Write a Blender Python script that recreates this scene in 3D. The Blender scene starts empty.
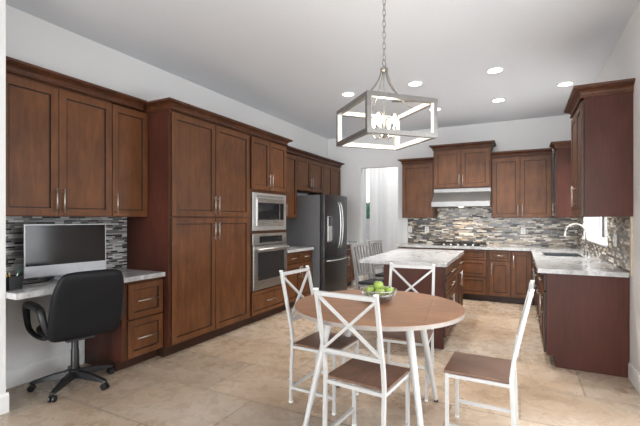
import bpy, bmesh, math, random
from mathutils import Vector, Matrix
random.seed(7)
PI = math.pi
SC = bpy.context.scene
COL = SC.collection
R = math.radians

# ------------------------------------------------------------------ camera
cam = bpy.data.cameras.new('camera')
cam.sensor_width = 36; cam.lens = 36 * 395 / 640
cam.shift_y = 6.5 / 640
cam.clip_start = .05; cam.clip_end = 200
co = bpy.data.objects.new('camera', cam); COL.objects.link(co)
co.location = (0, 0, 1.375); co.rotation_euler = (R(90), 0, R(26.85))
SC.camera = co
# ------------------------------------------------------------------ world, daylight, fill lights, exposure
W = bpy.data.worlds.new('world'); SC.world = W; W.use_nodes = True
bg = W.node_tree.nodes['Background']
bg.inputs[0].default_value = (.86, .93, 1, 1); bg.inputs[1].default_value = 1.0
SC.view_settings.view_transform = 'Standard'; SC.view_settings.look = 'None'
SC.view_settings.exposure = 0.5; SC.view_settings.gamma = 1; SC.view_settings.use_curve_mapping = False

def area(name, loc, rot, sx, sy, power, col=(1, 1, 1)):
    l = bpy.data.lights.new(name, 'AREA'); l.shape = 'RECTANGLE'; l.size = sx; l.size_y = sy
    l.energy = power; l.color = col
    o = bpy.data.objects.new(name, l); COL.objects.link(o); o.location = loc; o.rotation_euler = rot
    return o
area('fill_rear', (-1.2, -7.3, 1.6), (R(108), 0, 0), 4.2, 2.6, 370, (.95, .975, 1))        # added fill behind the camera, tilted up to brighten the ceiling
area('daylight_patio', (1.0, 2.2, 1.25), (R(90), 0, R(90)), 2.0, 2.1, 48, (.94, .97, 1))      # patio door, right wall
area('daylight_sink', (1.05, 6.12, 1.65), (R(90), 0, R(90)), 1.7, 1.0, 16, (.95, .98, 1))     # window over the sink
area('fill_breakfast', (-2.7, 8.6, 3.08), (0, 0, 0), 1.2, .8, 13, (1, .98, .96))            # added fill under the far room's ceiling, brightens blind and jambs

# ------------------------------------------------------------------ materials
MATS = {}
def nt(name):
    m = bpy.data.materials.new(name); m.use_nodes = True
    t = m.node_tree; b = t.nodes['Principled BSDF']
    MATS[name] = m
    return m, t, b
def L(t, a, b): t.links.new(a, b)
def node(t, k, **kw):
    n = t.nodes.new(k)
    for a, v in kw.items(): setattr(n, a, v)
    return n
def ramp(t, stops, interp='LINEAR'):
    r = node(t, 'ShaderNodeValToRGB'); r.color_ramp.interpolation = interp
    e = r.color_ramp.elements
    e[0].position, e[0].color = stops[0][0], (*stops[0][1], 1)
    e[1].position, e[1].color = stops[-1][0], (*stops[-1][1], 1)
    for p, c in stops[1:-1]:
        x = e.new(p); x.color = (*c, 1)
    return r
def coords(t, scale, kind='Object'):
    tc = node(t, 'ShaderNodeTexCoord'); mp = node(t, 'ShaderNodeMapping')
    mp.inputs['Scale'].default_value = scale
    L(t, tc.outputs[kind], mp.inputs[0]); return mp.outputs[0]
def noise(t, vec, scale, detail=4, rough=.55, dist=0):
    n = node(t, 'ShaderNodeTexNoise'); n.inputs['Scale'].default_value = scale
    n.inputs['Detail'].default_value = detail; n.inputs['Roughness'].default_value = rough
    n.inputs['Distortion'].default_value = dist
    L(t, vec, n.inputs['Vector']); return n.outputs['Fac']
def bump(t, b, h, strength=.2, dist=.01):
    bp = node(t, 'ShaderNodeBump'); bp.inputs['Strength'].default_value = strength
    bp.inputs['Distance'].default_value = dist
    L(t, h, bp.inputs['Height']); L(t, bp.outputs[0], b.inputs['Normal'])
def mix(t, fac, a, b, mode='MIX'):
    m = node(t, 'ShaderNodeMix', data_type='RGBA', blend_type=mode)
    if isinstance(fac, float): m.inputs[0].default_value = fac
    else: L(t, fac, m.inputs[0])
    for s, v in ((6, a), (7, b)):
        if isinstance(v, tuple): m.inputs[s].default_value = (*v, 1)
        else: L(t, v, m.inputs[s])
    return m.outputs[2]
def simple(name, col, rough=.5, metal=0, nscale=None, var=.08, coat=0, bstr=0):
    m, t, b = nt(name)
    b.inputs['Roughness'].default_value = rough; b.inputs['Metallic'].default_value = metal
    b.inputs['Coat Weight'].default_value = coat
    v = coords(t, (1, 1, 1)); f = noise(t, v, nscale or 12)
    lo = tuple(max(0, c * (1 - var)) for c in col); hi = tuple(min(1, c * (1 + var)) for c in col)
    r = ramp(t, [(.3, lo), (.7, hi)]); L(t, f, r.inputs[0]); L(t, r.outputs[0], b.inputs['Base Color'])
    if bstr: bump(t, b, f, bstr, .003)
    return m
def emit(name, col, strength):
    m, t, b = nt(name)
    b.inputs['Base Color'].default_value = (*col, 1)
    b.inputs['Emission Color'].default_value = (*col, 1); b.inputs['Emission Strength'].default_value = strength
    return m
def wood(name, dark, mid, lite, rough=.42, sc=(9, 9, .9), fig=3.0, coat=0, spec=.35):
    m, t, b = nt(name); b.inputs['Specular IOR Level'].default_value = spec
    b.inputs['Roughness'].default_value = rough; b.inputs['Coat Weight'].default_value = coat
    b.inputs['Coat Roughness'].default_value = .3
    v = coords(t, sc); v2 = coords(t, (1, 1, .7))
    g = noise(t, v, 5, 6, .6, .6); q = noise(t, v2, fig, 3, .5, .3)
    r = ramp(t, [(.28, dark), (.52, mid), (.8, lite)]); L(t, g, r.inputs[0])
    r2 = ramp(t, [(.3, (.74, .73, .73)), (.7, (1.22, 1.22, 1.2))]); L(t, q, r2.inputs[0])
    L(t, mix(t, 1.0, r.outputs[0], r2.outputs[0], 'MULTIPLY'), b.inputs['Base Color'])
    bump(t, b, g, .06, .003)
    return m
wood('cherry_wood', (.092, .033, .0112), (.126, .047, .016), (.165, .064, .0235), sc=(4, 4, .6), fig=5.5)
wood('cherry_frame', (.06, .0205, .0075), (.09, .031, .0105), (.125, .046, .017))
simple('dark_brown', (.03, .011, .005), .5, 0, 30, .2)
wood('crown_wood', (.045, .0155, .007), (.085, .03, .0125), (.13, .05, .021), sc=(3, 3, 9))
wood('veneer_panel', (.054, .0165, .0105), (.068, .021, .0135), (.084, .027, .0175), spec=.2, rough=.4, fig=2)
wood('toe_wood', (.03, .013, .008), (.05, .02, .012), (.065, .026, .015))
wood('seat_wood', (.135, .072, .048), (.195, .11, .076), (.26, .155, .11), rough=.4, sc=(22, 1.5, 8), fig=5)
wood('table_wood', (.25, .116, .058), (.345, .17, .088), (.43, .235, .135), rough=.45, sc=(.9, 11, 8), fig=1.6, spec=.3, coat=.12)
simple('white_metal', (.53, .525, .51), .35, 0, 20, .03)
simple('table_edge', (.33, .29, .26), .4, 0, 30, .1)
simple('wall_paint', (.8, .8, .795), .7, 0, 60, .015, bstr=.05)
simple('ceiling_paint', (.76, .795, .84), .85, 0, 90, .03, bstr=.25)
simple('trim_paint', (.84, .84, .83), .45, 0, 20, .02)
simple('brushed_nickel', (.52, .5, .47), .32, 1, 60, .06)
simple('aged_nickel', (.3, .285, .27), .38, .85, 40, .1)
simple('chrome', (.75, .75, .74), .16, 1, 60, .03)
simple('black_leather', (.008, .0085, .01), .52, 0, 140, .25, bstr=.12)
for k in ('black_leather',): MATS[k].node_tree.nodes['Principled BSDF'].inputs['Specular IOR Level'].default_value = .22
simple('black_plastic', (.01, .01, .011), .38, 0, 60, .15)
simple('black_iron', (.02, .02, .02), .45, .3, 80, .2)
simple('black_glass', (.012, .012, .014), .08, 0, 10, .1)
simple('screen_glass', (.014, .012, .012), .12, 0, 6, .08)
simple('silver_plastic', (.5, .51, .53), .35, .35, 30, .04)
simple('oven_mesh', (.03, .028, .028), .25, .2, 200, .3)
simple('white_plastic', (.82, .82, .8), .4, 0, 20, .02)
simple('pen_yellow', (.75, .48, .06), .4); simple('pen_green', (.03, .22, .14), .4); simple('pen_white', (.75, .75, .72), .4)
simple('chair_paint', (.27, .265, .26), .45, 0, 20, .08)
simple('black_fabric', (.018, .018, .022), .8, 0, 150, .3)
simple('tile_trim', (.5, .41, .3), .5, 0, 25, .12)
simple('brass_switch', (.1, .1, .1), .4)
simple('patio_stone', (.42, .41, .43), .8, 0, 5, .15)
simple('garden_wall', (.5, .47, .47), .9, 0, 6, .12)
simple('blind_vinyl', (.76, .76, .76), .5, 0, 8, .02)
simple('blind_vinyl_grey', (.66, .66, .67), .5, 0, 8, .02)
simple('dark_opening', (.012, .012, .012), .6)
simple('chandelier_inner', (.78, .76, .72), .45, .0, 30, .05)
emit('lens_glow', (1, .98, .95), 9)
emit('bulb_glow', (1, .86, .66), 14)
emit('hood_lamp_glow', (1, .9, .74), 8)
emit('display_glow', (.5, .7, 1), .6)

def steel(name, col, rough=.3, sc=(1, 1, 120)):
    m, t, b = nt(name); b.inputs['Metallic'].default_value = 1
    v = coords(t, sc); f = noise(t, v, 3, 3)
    r = ramp(t, [(.3, tuple(c * .88 for c in col)), (.7, col)]); L(t, f, r.inputs[0]); L(t, r.outputs[0], b.inputs['Base Color'])
    rr = ramp(t, [(.3, (rough * .8,) * 3), (.7, (rough * 1.25,) * 3)]); L(t, f, rr.inputs[0]); L(t, rr.outputs[0], b.inputs['Roughness'])
    return m
steel('stainless', (.62, .61, .59), .3)
steel('light_steel', (.78, .79, .78), .38)
steel('hood_steel', (.32, .315, .31), .42, (120, 1, 1))
steel('black_stainless', (.15, .15, .157), .34)
steel('sink_steel', (.1, .105, .11), .3)
simple('fridge_side', (.115, .115, .12), .55, .2, 60, .06)

def apple_mat():
    m, t, b = nt('green_apple'); v = coords(t, (1, 1, 1)); f = noise(t, v, 18, 4)
    oi = node(t, 'ShaderNodeObjectInfo')
    r = ramp(t, [(.3, (.2, .36, .045)), (.7, (.36, .5, .1))]); L(t, f, r.inputs[0])
    L(t, mix(t, oi.outputs['Random'], r.outputs[0], (.33, .42, .1)), b.inputs['Base Color'])
    b.inputs['Roughness'].default_value = .28
apple_mat()
def hedge_mat():
    m, t, b = nt('hedge_leaves'); v = coords(t, (1, 1, 1)); f = noise(t, v, 9, 8, .7)
    r = ramp(t, [(.35, (.015, .06, .03)), (.6, (.09, .2, .1)), (.75, (.25, .4, .24))]); L(t, f, r.inputs[0]); L(t, r.outputs[0], b.inputs['Base Color'])
    b.inputs['Roughness'].default_value = .8; bump(t, b, f, .8, .05)
hedge_mat()
def granite():
    m, t, b = nt('granite'); v = coords(t, (1, 1, 1))
    a = noise(t, v, 7, 8, .72, .8); s = noise(t, v, 55, 4, .7); c = noise(t, v, 2.3, 5, .6, 1.5)
    r = ramp(t, [(.28, (.25, .25, .26)), (.45, (.46, .455, .45)), (.6, (.59, .59, .585))]); L(t, a, r.inputs[0])
    r2 = ramp(t, [(.34, (.6, .6, .61)), (.48, (1, 1, 1))]); L(t, s, r2.inputs[0])
    r3 = ramp(t, [(.38, (.85, .84, .84)), (.55, (1, 1, 1))]); L(t, c, r3.inputs[0])
    x = mix(t, .75, r.outputs[0], r2.outputs[0], 'MULTIPLY')
    L(t, mix(t, .8, x, r3.outputs[0], 'MULTIPLY'), b.inputs['Base Color'])
    b.inputs['Roughness'].default_value = .16
granite()
def mosaic(name, axis, pal, bw=.12, rh=.024):
    m, t, b = nt(name)
    tc = node(t, 'ShaderNodeTexCoord'); sp = node(t, 'ShaderNodeSeparateXYZ'); cb = node(t, 'ShaderNodeCombineXYZ')
    L(t, tc.outputs['Object'], sp.inputs[0]); L(t, sp.outputs[axis], cb.inputs[0]); L(t, sp.outputs['Z'], cb.inputs[1])
    def brick(w, off):
        k = node(t, 'ShaderNodeTexBrick'); L(t, cb.outputs[0], k.inputs['Vector'])
        k.inputs['Color1'].default_value = (0, 0, 0, 1); k.inputs['Color2'].default_value = (1, 1, 1, 1)
        k.inputs['Scale'].default_value = 1; k.inputs['Mortar Size'].default_value = .0012
        k.inputs['Brick Width'].default_value = w; k.inputs['Row Height'].default_value = rh
        k.inputs['Bias'].default_value = 0; k.offset = off; k.offset_frequency = 2; k.squash = .7; k.squash_frequency = 3
        return k
    k = brick(bw, .37)
    r = ramp(t, pal, 'CONSTANT'); L(t, k.outputs['Color'], r.inputs[0])
    n = noise(t, cb.outputs[0], 3, 2)
    L(t, mix(t, k.outputs['Fac'], r.outputs[0], (.36, .33, .3)), b.inputs['Base Color'])
    rr = ramp(t, [(0, (.25,) * 3), (.5, (.5,) * 3), (1, (.3,) * 3)], 'CONSTANT'); L(t, k.outputs['Color'], rr.inputs[0])
    L(t, rr.outputs[0], b.inputs['Roughness'])
    bump(t, b, k.outputs['Fac'], -.12, .001)
PAL = [(0, (.012, .01, .009)), (.24, (.09, .07, .055)), (.34, (.34, .26, .18)), (.46, (.15, .105, .072)), (.55, (.5, .43, .33)), (.68, (.022, .019, .017)), (.78, (.74, .7, .63)), (.93, (.3, .27, .24))]
mosaic('mosaic_back', 'X', PAL)
mosaic('mosaic_right', 'Y', PAL)
PAL2 = [(0, (0.027, 0.027, 0.029)), (0.2, (0.18, 0.18, 0.18)), (0.36, (0.378, 0.378, 0.378)), (0.52, (0.09, 0.09, 0.09)), (0.66, (0.54, 0.54, 0.54)), (0.84, (0.27, 0.261, 0.252)), (0.94, (0.63, 0.63, 0.63))]
mosaic('mosaic_left', 'Y', PAL2, .11, .0165)
def travertine():
    m, t, b = nt('travertine'); v = coords(t, (1, 1, 1))
    k = node(t, 'ShaderNodeTexBrick'); L(t, v, k.inputs['Vector'])
    k.inputs['Color1'].default_value = (0, 0, 0, 1); k.inputs['Color2'].default_value = (1, 1, 1, 1)
    k.inputs['Scale'].default_value = 1; k.inputs['Mortar Size'].default_value = .006
    k.inputs['Brick Width'].default_value = .91; k.inputs['Row Height'].default_value = .61; k.offset = .5
    a = noise(t, coords(t, (.8, 1.5, 1)), 1.05, 8, .58, .5); s = noise(t, v, 7, 7, .65, .3); c = noise(t, v, .55, 2)
    r = ramp(t, [(.27, (.32, .222, .145)), (.42, (.45, .34, .245)), (.55, (.51, .41, .315)), (.72, (.59, .51, .425))]); L(t, a, r.inputs[0])
    tint = ramp(t, [(0, (.86, .86, .87)), (1, (1.1, 1.07, 1.03))]); L(t, k.outputs['Color'], tint.inputs[0])
    x = mix(t, 1.0, r.outputs[0], tint.outputs[0], 'MULTIPLY')
    sp = ramp(t, [(.33, (.8, .76, .72)), (.46, (1, 1, 1))]); L(t, s, sp.inputs[0])
    x = mix(t, .7, x, sp.outputs[0], 'MULTIPLY')
    x = mix(t, k.outputs['Fac'], x, (.27, .215, .165))
    L(t, x, b.inputs['Base Color'])
    rr = ramp(t, [(.3, (.2,) * 3), (.7, (.36,) * 3)]); L(t, s, rr.inputs[0]); L(t, rr.outputs[0], b.inputs['Roughness'])
    bump(t, b, k.outputs['Fac'], -.15, .002)
travertine()
def clear_glass():
    m, t, b = nt('window_glass')
    b.inputs['Base Color'].default_value = (1, 1, 1, 1); b.inputs['Roughness'].default_value = 0
    b.inputs['Transmission Weight'].default_value = 1; b.inputs['IOR'].default_value = 1.01
    m2, t2, b2 = nt('bulb_glass')
    b2.inputs['Base Color'].default_value = (1, .97, .92, 1); b2.inputs['Roughness'].default_value = .02
    b2.inputs['Transmission Weight'].default_value = 1; b2.inputs['IOR'].default_value = 1.1
clear_glass()

# ------------------------------------------------------------------ mesh helpers
class MB:
    def __init__(s, M=None): s.v = []; s.f = []; s.M = M
    def add(s, vs, fs):
        n = len(s.v)
        for p in vs:
            s.v.append(s.M(p) if s.M else tuple(p))
        s.f += [tuple(n + i for i in q) for q in fs]; return s
    def box(s, x0, x1, y0, y1, z0, z1):
        return s.add([(x0, y0, z0), (x1, y0, z0), (x1, y1, z0), (x0, y1, z0), (x0, y0, z1), (x1, y0, z1), (x1, y1, z1), (x0, y1, z1)],
                     [(0, 3, 2, 1), (4, 5, 6, 7), (0, 1, 5, 4), (1, 2, 6, 5), (2, 3, 7, 6), (3, 0, 4, 7)])
    def loft(s, rings, cap=True, closed=False):
        n = len(rings[0]); vs = [p for r in rings for p in r]; fs = []
        m = len(rings)
        for i in range(m if closed else m - 1):
            a, b = i * n, ((i + 1) % m) * n
            for j in range(n):
                k = (j + 1) % n; fs.append((a + j, a + k, b + k, b + j))
        if cap and not closed:
            fs.append(tuple(range(n))[::-1]); fs.append(tuple((m - 1) * n + j for j in range(n)))
        return s.add(vs, fs)
    def prism(s, poly, z0, z1): return s.loft([[(x, y, z0) for x, y in poly], [(x, y, z1) for x, y in poly]])
    def lathe(s, prof, c=(0, 0, 0), n=24, axis='z', cap=True):
        rings = []
        for r, z in prof:
            ring = []
            for i in range(n):
                a = 2 * PI * i / n; x, y = r * math.cos(a), r * math.sin(a)
                ring.append({'z': (c[0] + x, c[1] + y, c[2] + z), 'x': (c[0] + z, c[1] + x, c[2] + y), 'y': (c[0] + x, c[1] + z, c[2] + y)}[axis])
            rings.append(ring)
        return s.loft(rings, cap)
    def tube(s, pts, r, n=8, closed=False, square=False, up=None):
        pts = [Vector(p) for p in pts]; m = len(pts); rings = []
        rr = r if isinstance(r, (list, tuple)) else [r] * m
        ref = Vector(up) if up else None; prev = None
        for i, p in enumerate(pts):
            if closed: t = pts[(i + 1) % m] - pts[i - 1]
            else: t = pts[min(i + 1, m - 1)] - pts[max(i - 1, 0)]
            t.normalize()
            if ref is not None: a = ref
            elif prev is not None: a = prev
            else: a = Vector((0, 0, 1)) if abs(t.z) < .9 else Vector((0, 1, 0))
            u = (a - t * a.dot(t)).normalized(); w = t.cross(u); prev = u
            k = 4 if square else n; ring = []
            for j in range(k):
                g = 2 * PI * (j + (.5 if square else 0)) / k; q = rr[i] * (1.4142 if square else 1)
                ring.append(tuple(p + u * math.cos(g) * q + w * math.sin(g) * q))
            rings.append(ring)
        return s.loft(rings, True, closed)
    def sphere(s, c, r, n=14, m=8, sq=(1, 1, 1)):
        rings = []
        for i in range(1, m):
            a = PI * i / m
            rings.append([(c[0] + sq[0] * r * math.sin(a) * math.cos(2 * PI * j / n), c[1] + sq[1] * r * math.sin(a) * math.sin(2 * PI * j / n), c[2] - sq[2] * r * math.cos(a)) for j in range(n)])
        return s.loft(rings)
    def build(s, name, mat, parent=None, smooth=False, bevel=0, seg=2, sub=0):
        me = bpy.data.meshes.new(name); me.from_pydata([tuple(p) for p in s.v], [], s.f); me.update()
        if parent is not None:
            me.transform(Matrix(WM[parent.name]).inverted())
        b = bmesh.new(); b.from_mesh(me); bmesh.ops.recalc_face_normals(b, faces=b.faces); b.to_mesh(me); b.free()
        o = bpy.data.objects.new(name, me); COL.objects.link(o)
        me.materials.append(MATS[mat] if isinstance(mat, str) else mat)
        if smooth:
            for p in me.polygons: p.use_smooth = True
        if bevel:
            md = o.modifiers.new('bevel', 'BEVEL'); md.width = bevel; md.segments = seg; md.limit_method = 'ANGLE'; md.angle_limit = R(40)
            md.harden_normals = False
        if sub:
            md = o.modifiers.new('sub', 'SUBSURF'); md.levels = sub; md.render_levels = sub
        if smooth == 'auto':
            with bpy.context.temp_override(object=o, active_object=o, selected_objects=[o], selected_editable_objects=[o]):
                pass
            set_sharp(me)
        if parent is not None: o.parent = parent; WM[o.name] = WM[parent.name]
        else: WM[o.name] = Matrix.Identity(4)
        return o
def set_sharp(me, ang=R(35)):
    b = bmesh.new(); b.from_mesh(me)
    for e in b.edges:
        if len(e.link_faces) == 2 and e.calc_face_angle(0) > ang: e.smooth = False
    b.to_mesh(me); b.free()
WM = {}
def tag(o, label, cat, group=None, kind=None):
    o['label'] = label; o['category'] = cat
    if group: o['group'] = group
    if kind: o['kind'] = kind
    return o
def thing(name, label, cat, loc=(0, 0, 0), rz=0, group=None):
    o = bpy.data.objects.new(name, None); COL.objects.link(o); o.location = loc; o.rotation_euler = (0, 0, rz)
    o.empty_display_size = .1
    WM[o.name] = Matrix.Translation(loc) @ Matrix.Rotation(rz, 4, 'Z')
    return tag(o, label, cat, group)
def struct(mb, name, mat, parent=None, **kw):
    o = mb.build(name, mat, parent, **kw)
    if parent is None: o['kind'] = 'structure'
    return o
def copy_tree(o, parent=None):
    c = o.copy(); COL.objects.link(c)
    if parent is not None: c.parent = parent
    for ch in list(o.children): copy_tree(ch, c)
    return c
# frames: local (a along the run, b out of the wall towards the room, c up)
def FL(x): return lambda p: (x + p[1], p[0], p[2])
def FB(y): return lambda p: (p[0], y - p[1], p[2])
def FR(x): return lambda p: (x - p[1], p[0], p[2])

# ------------------------------------------------------------------ structure
XL, XR, YB, ZC = -3.72, .852, 7.73, 3.12
def walled(M, a0, a1, z0, z1, th, holes):
    """boxes of a wall with rectangular openings; b from -th to 0"""
    mb = MB(M)
    cuts = sorted(set([a0, a1] + [h[0] for h in holes] + [h[1] for h in holes]))
    for p, q in zip(cuts, cuts[1:]):
        hs = [h for h in holes if h[0] <= p + 1e-6 and h[1] >= q - 1e-6]
        z = z0
        for h in sorted(hs, key=lambda h: h[2]):
            if h[2] > z: mb.box(p, q, -th, 0, z, h[2])
            z = h[3]
        if z < z1: mb.box(p, q, -th, 0, z, z1)
    return mb
struct(MB().box(-5.2, 3.0, -7.6, 10.6, -.1, 0), 'floor', 'travertine')
struct(MB().box(-5.2, 1.1, -7.6, 7.94, ZC, ZC + .12), 'ceiling', 'ceiling_paint')
struct(MB().box(-5.2, 1.1, 7.941, 9.6, ZC, ZC + .12), 'ceiling_breakfast', 'ceiling_paint')
struct(walled(FL(XL), 1.5, YB, 0, ZC, .2, []), 'wall_left', 'wall_paint')
struct(MB().box(-3.92, -3.27, -7.6, 1.5, 0, ZC), 'wall_left_wing', 'wall_paint')
struct(walled(FR(XR), -7.6, YB, 0, ZC, .22, [(5.2, 7.05, 1.08, 2.2), (1.2, 3.3, 0, 2.25)]), 'wall_right', 'wall_paint')
struct(walled(FB(YB), -3.92, 1.05, 0, ZC, .16, [(-2.985, -2.15, 0, 2.47)]), 'wall_back', 'wall_paint')
# the far room behind the doorway
struct(walled(FB(9.4), -5.2, .4, 0, ZC, .15, [(-3.52, -1.5, .02, 2.9)]), 'wall_breakfast_back', 'wall_paint')
struct(MB().box(-1.35, -1.25, 7.9, 9.39, 0, ZC), 'wall_breakfast_right', 'wall_paint')
struct(MB().box(-4.9, -4.8, 7.9, 9.39, 0, ZC), 'wall_breakfast_left', 'wall_paint')
# patio outside the far room
struct(MB().box(-9, 4, 10.6, 16, -.12, -.02), 'ground_patio', 'patio_stone')
# baseboards
def bboard(M, a0, a1, name, h=.13):
    mb = MB(M); mb.box(a0, a1, .001, .014, .001, h - .02); mb.loft([[(a0, .001, h - .02), (a1, .001, h - .02), (a1, .014, h - .02), (a0, .014, h - .02)], [(a0, .001, h), (a1, .001, h), (a1, .006, h), (a0, .006, h)]])
    struct(mb, name, 'trim_paint')
bboard(FL(XL), 1.515, 2.34, 'baseboard_left', .15)
bboard(FL(-3.27), -7.5, 1.515, 'baseboard_left_wing', .14)
bboard(FR(XR), 3.35, 4.27, 'baseboard_right', .14)
# doorway casing
mb = MB(FB(YB))
mb.box(-2.984, -2.964, -.15, -.005, 0, 2.469); mb.box(-2.171, -2.151, -.15, -.005, 0, 2.469); mb.box(-2.964, -2.171, -.15, -.005, 2.449, 2.469)
struct(mb, 'trim_1', 'trim_paint')
# mosaic splashbacks
struct(MB(FL(XL)).box(1.505, 2.805, .001, .012, .856, 1.4), 'wall_left_backsplash', 'mosaic_left')
struct(MB(FB(YB)).box(-1.97, .84, .001, .012, .916, 1.62), 'wall_back_backsplash', 'mosaic_back')
mb = MB(FR(XR)); mb.box(4.2, 5.19, .001, .012, .916, 1.4); mb.box(5.19, 7.06, .001, .012, .916, 1.06); mb.box(7.06, 7.717, .001, .012, .916, 1.4)
struct(mb, 'wall_right_backsplash', 'mosaic_right')
struct(MB(FR(XR)).box(4.165, 4.199, .001, .016, .9, 1.5), 'trim_2', 'tile_trim')
struct(MB(FB(YB)).box(-2.06, -1.975, .001, .018, .916, 1.42), 'trim_3', 'trim_paint')
# window over the sink
wf = bpy.data.objects.new('window_1', None); COL.objects.link(wf); wf['kind'] = 'structure'; wf.location = (XR + .15, 6.12, 1.08); WM['window_1'] = Matrix.Translation(wf.location)
mb = MB(FR(XR))
mb.box(5.215, 7.04, -.16, .03, 1.082, 1.1)
mb.build('window_sill', 'trim_paint', wf, bevel=.003)
mb = MB(FR(XR))
for a, b, c, d in ((5.21, 7.045, 1.101, 1.15), (5.21, 7.045, 2.15, 2.195), (5.21, 5.26, 1.15, 2.15), (6.995, 7.045, 1.15, 2.15)): mb.box(a, b, -.16, -.11, c, d)
mb.build('window_frame', 'trim_paint', wf)
mb = MB(FR(XR)); mb.box(6.02, 6.2, -.15, -.09, 1.15, 2.15)
mb.build('window_mullion', 'aged_nickel', wf)
MB(FR(XR)).box(5.26, 6.995, -.14, -.134, 1.15, 2.15).build('window_pane', 'window_glass', wf)
# patio door in the right wall beside the camera
df = bpy.data.objects.new('door_1', None); COL.objects.link(df); df['kind'] = 'structure'; df.location = (XR + .15, 2.25, 0); WM['door_1'] = Matrix.Translation(df.location)
mb = MB(FR(XR))
for a, b, c, d in ((1.205, 3.295, .002, .08), (1.205, 3.295, 2.17, 2.245), (1.205, 1.28, .08, 2.17), (3.22, 3.295, .08, 2.17), (2.2, 2.3, .08, 2.17)): mb.box(a, b, -.14, -.09, c, d)
mb.build('door_frame', 'trim_paint', df)
# glazed door of the far room
gd = bpy.data.objects.new('door_2', None); COL.objects.link(gd); gd['kind'] = 'structure'; gd.location = (-2.5, 9.45, 0); WM['door_2'] = Matrix.Translation(gd.location)
mb = MB(FB(9.4))
for a, b, c, d in ((-3.515, -1.505, .021, .09), (-3.515, -1.505, 2.83, 2.895), (-3.515, -3.49, .09, 2.83), (-1.56, -1.505, .09, 2.83), (-2.56, -2.48, .09, 2.83), (-3.49, -2.56, .78, .86)): mb.box(a, b, -.1, -.04, c, d)
mb.build('door_frame', 'trim_paint', gd)
MB(FB(9.4)).box(-3.49, -2.56, -.075, -.069, .09, 2.83).build('door_pane', 'window_glass', gd)

# garden seen through the far door
hb = MB()
for i in range(46):
    x = -8.6 + i * .19 + random.uniform(-.08, .08)
    hb.sphere((x, 13.2 + random.uniform(-.15, .15), .9 + random.uniform(.2, .95)), random.uniform(.32, .55), 10, 7)
hb.box(-8.7, 0, 12.95, 13.5, -.02, 1.5)
tag(hb.build('hedge', 'hedge_leaves', smooth=True), 'green clipped hedge outside, seen through the narrow glazed gap of the far door', 'hedge')
tag(MB().box(-8.7, 0, 11.9, 12.1, -.02, 1.4).build('garden_wall', 'garden_wall'), 'grey garden wall in front of the hedge outside the far door', 'garden wall')

# ------------------------------------------------------------------ cabinet builders
def door_mesh(F, a0, a1, c0, c1, stile=.06, th=.02, b0=.003, rec=.011):
    mb = MB(F); g = .0024
    a0 += g; a1 -= g; c0 += g; c1 -= g; b1 = b0 + th
    def ring(i, b): return [(a0 + i, b, c0 + i), (a1 - i, b, c0 + i), (a1 - i, b, c1 - i), (a0 + i, b, c1 - i)]
    mb.loft([ring(0, b0), ring(0, b1 - .002), ring(.002, b1), ring(stile, b1), ring(stile + .0015, b1 - rec - .003), ring(stile + .0085, b1 - rec - .003), ring(stile + .0095, b1 - rec)])
    return mb
def pull(F, a, c, vert, ln=.2, b=.023, r=.0055):
    mb = MB(F); h = ln / 2; q = ln * .36
    if vert:
        mb.tube([(a, b + .03, c - h), (a, b + .03, c + h)], r, 8)
        for s in (-q, q): mb.tube([(a, b, c + s), (a, b + .03, c + s)], r * .8, 6)
    else:
        mb.tube([(a - h, b + .03, c), (a + h, b + .03, c)], r, 8)
        for s in (-q, q): mb.tube([(a + s, b, c), (a + s, b + .03, c)], r * .8, 6)
    return mb
def door(F, p, a0, a1, c0, c1, ha=None, hc=None, ln=.2, name='door', stile=.06, mat='cherry_wood', vert=None):
    d = door_mesh(F, a0, a1, c0, c1, stile).build(name, mat, p)
    d.data.materials.append(MATS['dark_brown'])            # darker brown in the grooves and on the door edges
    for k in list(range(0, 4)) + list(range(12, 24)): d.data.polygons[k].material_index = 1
    if ha is not None:
        v = (name == 'door') if vert is None else vert
        pull(F, ha, hc, v, ln).build('handle', 'brushed_nickel', d, smooth=True)
    return d
def drawer(F, p, a0, a1, c0, c1, ln=.2, stile=.045):
    if c1 - c0 < .2: stile = .03
    return door(F, p, a0, a1, c0, c1, (a0 + a1) / 2, (c0 + c1) / 2, ln, 'drawer', stile)
def crown(F, p, a0, a1, dep, z, e0=0, e1=0, h=.09, pr=.065, fp=.0):
    """stepped crown moulding lofted round a footprint a0..a1, b -dep..0; e0/e1 = return at the ends"""
    prof = [(.0, 0), (.01, .001), (.014, .006), (.014, .014), (.009, .019), (.004, .02), (.004, .026), (.008, .036), (.017, .047), (.03, .056), (.046, .062), (.046, .068), (pr, .07), (pr, .09)]
    k = h / .09
    rings = []
    for q, zz in prof:
        rings.append([(a0 - q * e0, -dep, z + zz * k), (a1 + q * e1, -dep, z + zz * k), (a1 + q * e1, .02 + q, z + zz * k), (a0 - q * e0, .02 + q, z + zz * k)])
    return MB(F).loft(rings).build('crown_molding', 'crown_wood', p)
def body(F, p, a0, a1, dep, c0, c1, toe=0, name='body', mat='cherry_frame'):
    e = .0006
    MB(F).box(a0 + e, a1 - e, -dep + .002, 0, c0 + toe, c1).build(name, mat, p)
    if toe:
        MB(F).box(a0 + e, a1 - e, -dep + .002, -.07, c0 + .001, c0 + toe - .0005).build('toe_kick', 'toe_wood', p)

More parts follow.
